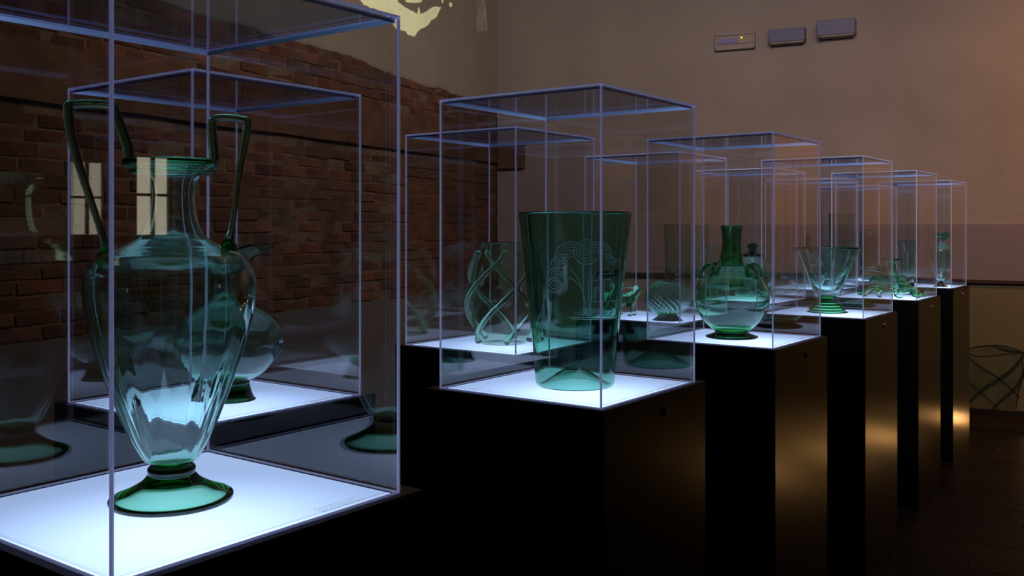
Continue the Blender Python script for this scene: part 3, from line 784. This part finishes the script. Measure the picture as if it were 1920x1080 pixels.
# C': prunted cylinder, twisted globe, small creature ----------------------
d = 4.343; s = d/F; Z = lambda y: .4-(y-HOR)*s
cv = thing('cylinder_vase', vplace(1287, d), 'tall pale olive cylinder vase with applied rings, standing behind the twisted globe', 'vase')
link_bm('body', shell(prof([(0, 586), (30, 587), (39, 582), (40, 560), (40, 500), (41, 440), (41.5, 421)], d), .003, 80), G_OLIVE, cv, True)
for (px, py, r) in ((1301, 473, 10), (1295, 447, 9), (1257, 500, 6), (1265, 518, 5)):
    x = (px-1287)*s; y = -math.sqrt(max(0, (40.6*s)**2-x*x)); a = math.atan2(y, x)
    P = [cs(a)*(40.9*s)+cs(a+PI/2)*(r*s*math.cos(q*PI/6))+Vector((0, 0, Z(py)+r*s*math.sin(q*PI/6))) for q in range(12)]
    tube_obj('applied_ring', P, [.0025]*12, G_RIB, cv, seg=8, n=2)
d = 4.165; s = d/F; Z = lambda y: .4-(y-HOR)*s
gl_ = thing('twisted_globe', vplace(1252, d), 'small green glass globe bowl with diagonal twisted ribbing on a low dark foot', 'bowl')
def tw(r, a, z): return r*(1+.05*math.cos(20*(a+z*13))), a, z
link_bm('body', shell(prof([(0, 590), (14, 591), (28, 584), (39, 570), (42, 558), (38, 543), (27, 533), (18, 529)], d), .0035, 176, tw), G_TEAL, gl_, True)
link_bm('foot', solid([(0, Z(588)), (16*s, Z(590)), (20*s, Z(594)), (27*s, .003), (27*s, 0), (0, .001)], 48), G_GREEN, gl_, True)

def skin_mesh(verts, edges, radii, sub=2):
    me = bpy.data.meshes.new('skin'); me.from_pydata(verts, edges, []); o = bpy.data.objects.new('skin', me); COL.objects.link(o)
    md = o.modifiers.new('s', 'SKIN'); md.use_smooth_shade = True
    for i, v in enumerate(me.skin_vertices[0].data): v.radius = (radii[i], radii[i]); v.use_root = (i == 0)
    o.modifiers.new('u', 'SUBSURF').levels = sub
    dg = bpy.context.evaluated_depsgraph_get(); out = bpy.data.meshes.new_from_object(o.evaluated_get(dg))
    bpy.data.objects.remove(o); return out
an = thing('glass_animal', vplace(1172, 4.28), 'small clear green glass four-legged animal beside the twisted globe', 'glass figure', rotz=math.radians(-35))
vs = [(-.02,0,.085),(.025,0,.088),(.048,0,.105),(.055,0,.128),(.085,0,.122), (.03,.018,.055),(.034,.022,.03),(.034,.022,.008), (.03,-.018,.055),(.036,-.022,.03),(.036,-.022,.008),
      (-.03,.018,.055),(-.036,.022,.03),(-.034,.022,.008), (-.03,-.018,.055),(-.038,-.022,.03),(-.036,-.022,.008), (-.055,0,.10),(-.075,0,.13),(.055,0,.15)]
es = [(0,1),(1,2),(2,3),(3,4),(1,5),(5,6),(6,7),(1,8),(8,9),(9,10),(0,11),(11,12),(12,13),(0,14),(14,15),(15,16),(0,17),(17,18),(3,19)]
rd = [.028,.026,.019,.019,.008,.012,.009,.011,.012,.009,.011,.012,.009,.011,.012,.009,.011,.010,.006,.007]
o = link_me('body', skin_mesh(vs, es, rd), G_RIB, an, True)
for p in o.data.polygons: p.use_smooth = True

# D': lidded jar -------------------------------------------------------------
d = 5.395; s = d/F; Z = lambda y: .4-(y-HOR)*s
ja = thing('lidded_jar', vplace(1411, d), 'blue green lidded glass jar with knob, seen past the flask', 'jar')
link_bm('body', shell(prof([(0, 556), (24, 557), (32, 548), (35, 525), (32, 500), (25, 488), (21, 482)], d), .003, 64), G_TEAL, ja, True)
link_bm('lid', solid([(0, Z(479)), (18*s, Z(480)), (22*s, Z(480.5)), (22*s, Z(477)), (10*s, Z(474)), (7*s, Z(470)), (10*s, Z(463)), (7*s, Z(457)), (0, Z(456))], 48), G_DEEP, ja, True)
# E': round stoppered bottle
d = 6.46; s = d/F; Z = lambda y: .4-(y-HOR)*s
rb = thing('stoppered_bottle', vplace(1512, d), 'round pale green bottle with tall stopper, seen through the goblet', 'bottle')
link_bm('body', shell(prof([(0, 537), (15, 539), (27, 530), (35, 514), (33, 497), (20, 484), (9, 477), (7, 468)], d), .003, 64), G_TEAL, rb, True)
link_bm('stopper', solid([(0, Z(476)), (5*s, Z(476)), (5.5*s, Z(466)), (6*s, Z(452)), (7*s, Z(445)), (5*s, Z(441)), (0, Z(440))], 32), G_OLIVE, rb, True)
# F': tall cylinder and bottle
d = 7.535; s = d/F; Z = lambda y: .4-(y-HOR)*s
tcv = thing('tall_cylinder', vplace(1579, d)+Vector((0, 0, .001)), 'very tall dark olive glass cylinder at the back of the last rear case', 'vase')
link_bm('body', shell([(0, .007), (20*s, .004), (22*s, .014), (23*s, .2), (24*s, .40), (25*s, Z(402))], .004, 64), G_DEEP, tcv, True)
d = 7.50; s = d/F; Z = lambda y: .4-(y-HOR)*s
tb = thing('tall_bottle', vplace(1630, d), 'tall rounded green glass bottle right of the tall olive cylinder', 'bottle')
link_bm('body', shell([(0, .003), (13*s, .001), (16*s, .012), (17*s, .15), (18*s, .30), (17*s, .36), (12*s, .388), (7*s, Z(431))], .003, 64), G_DEEP, tb, True)
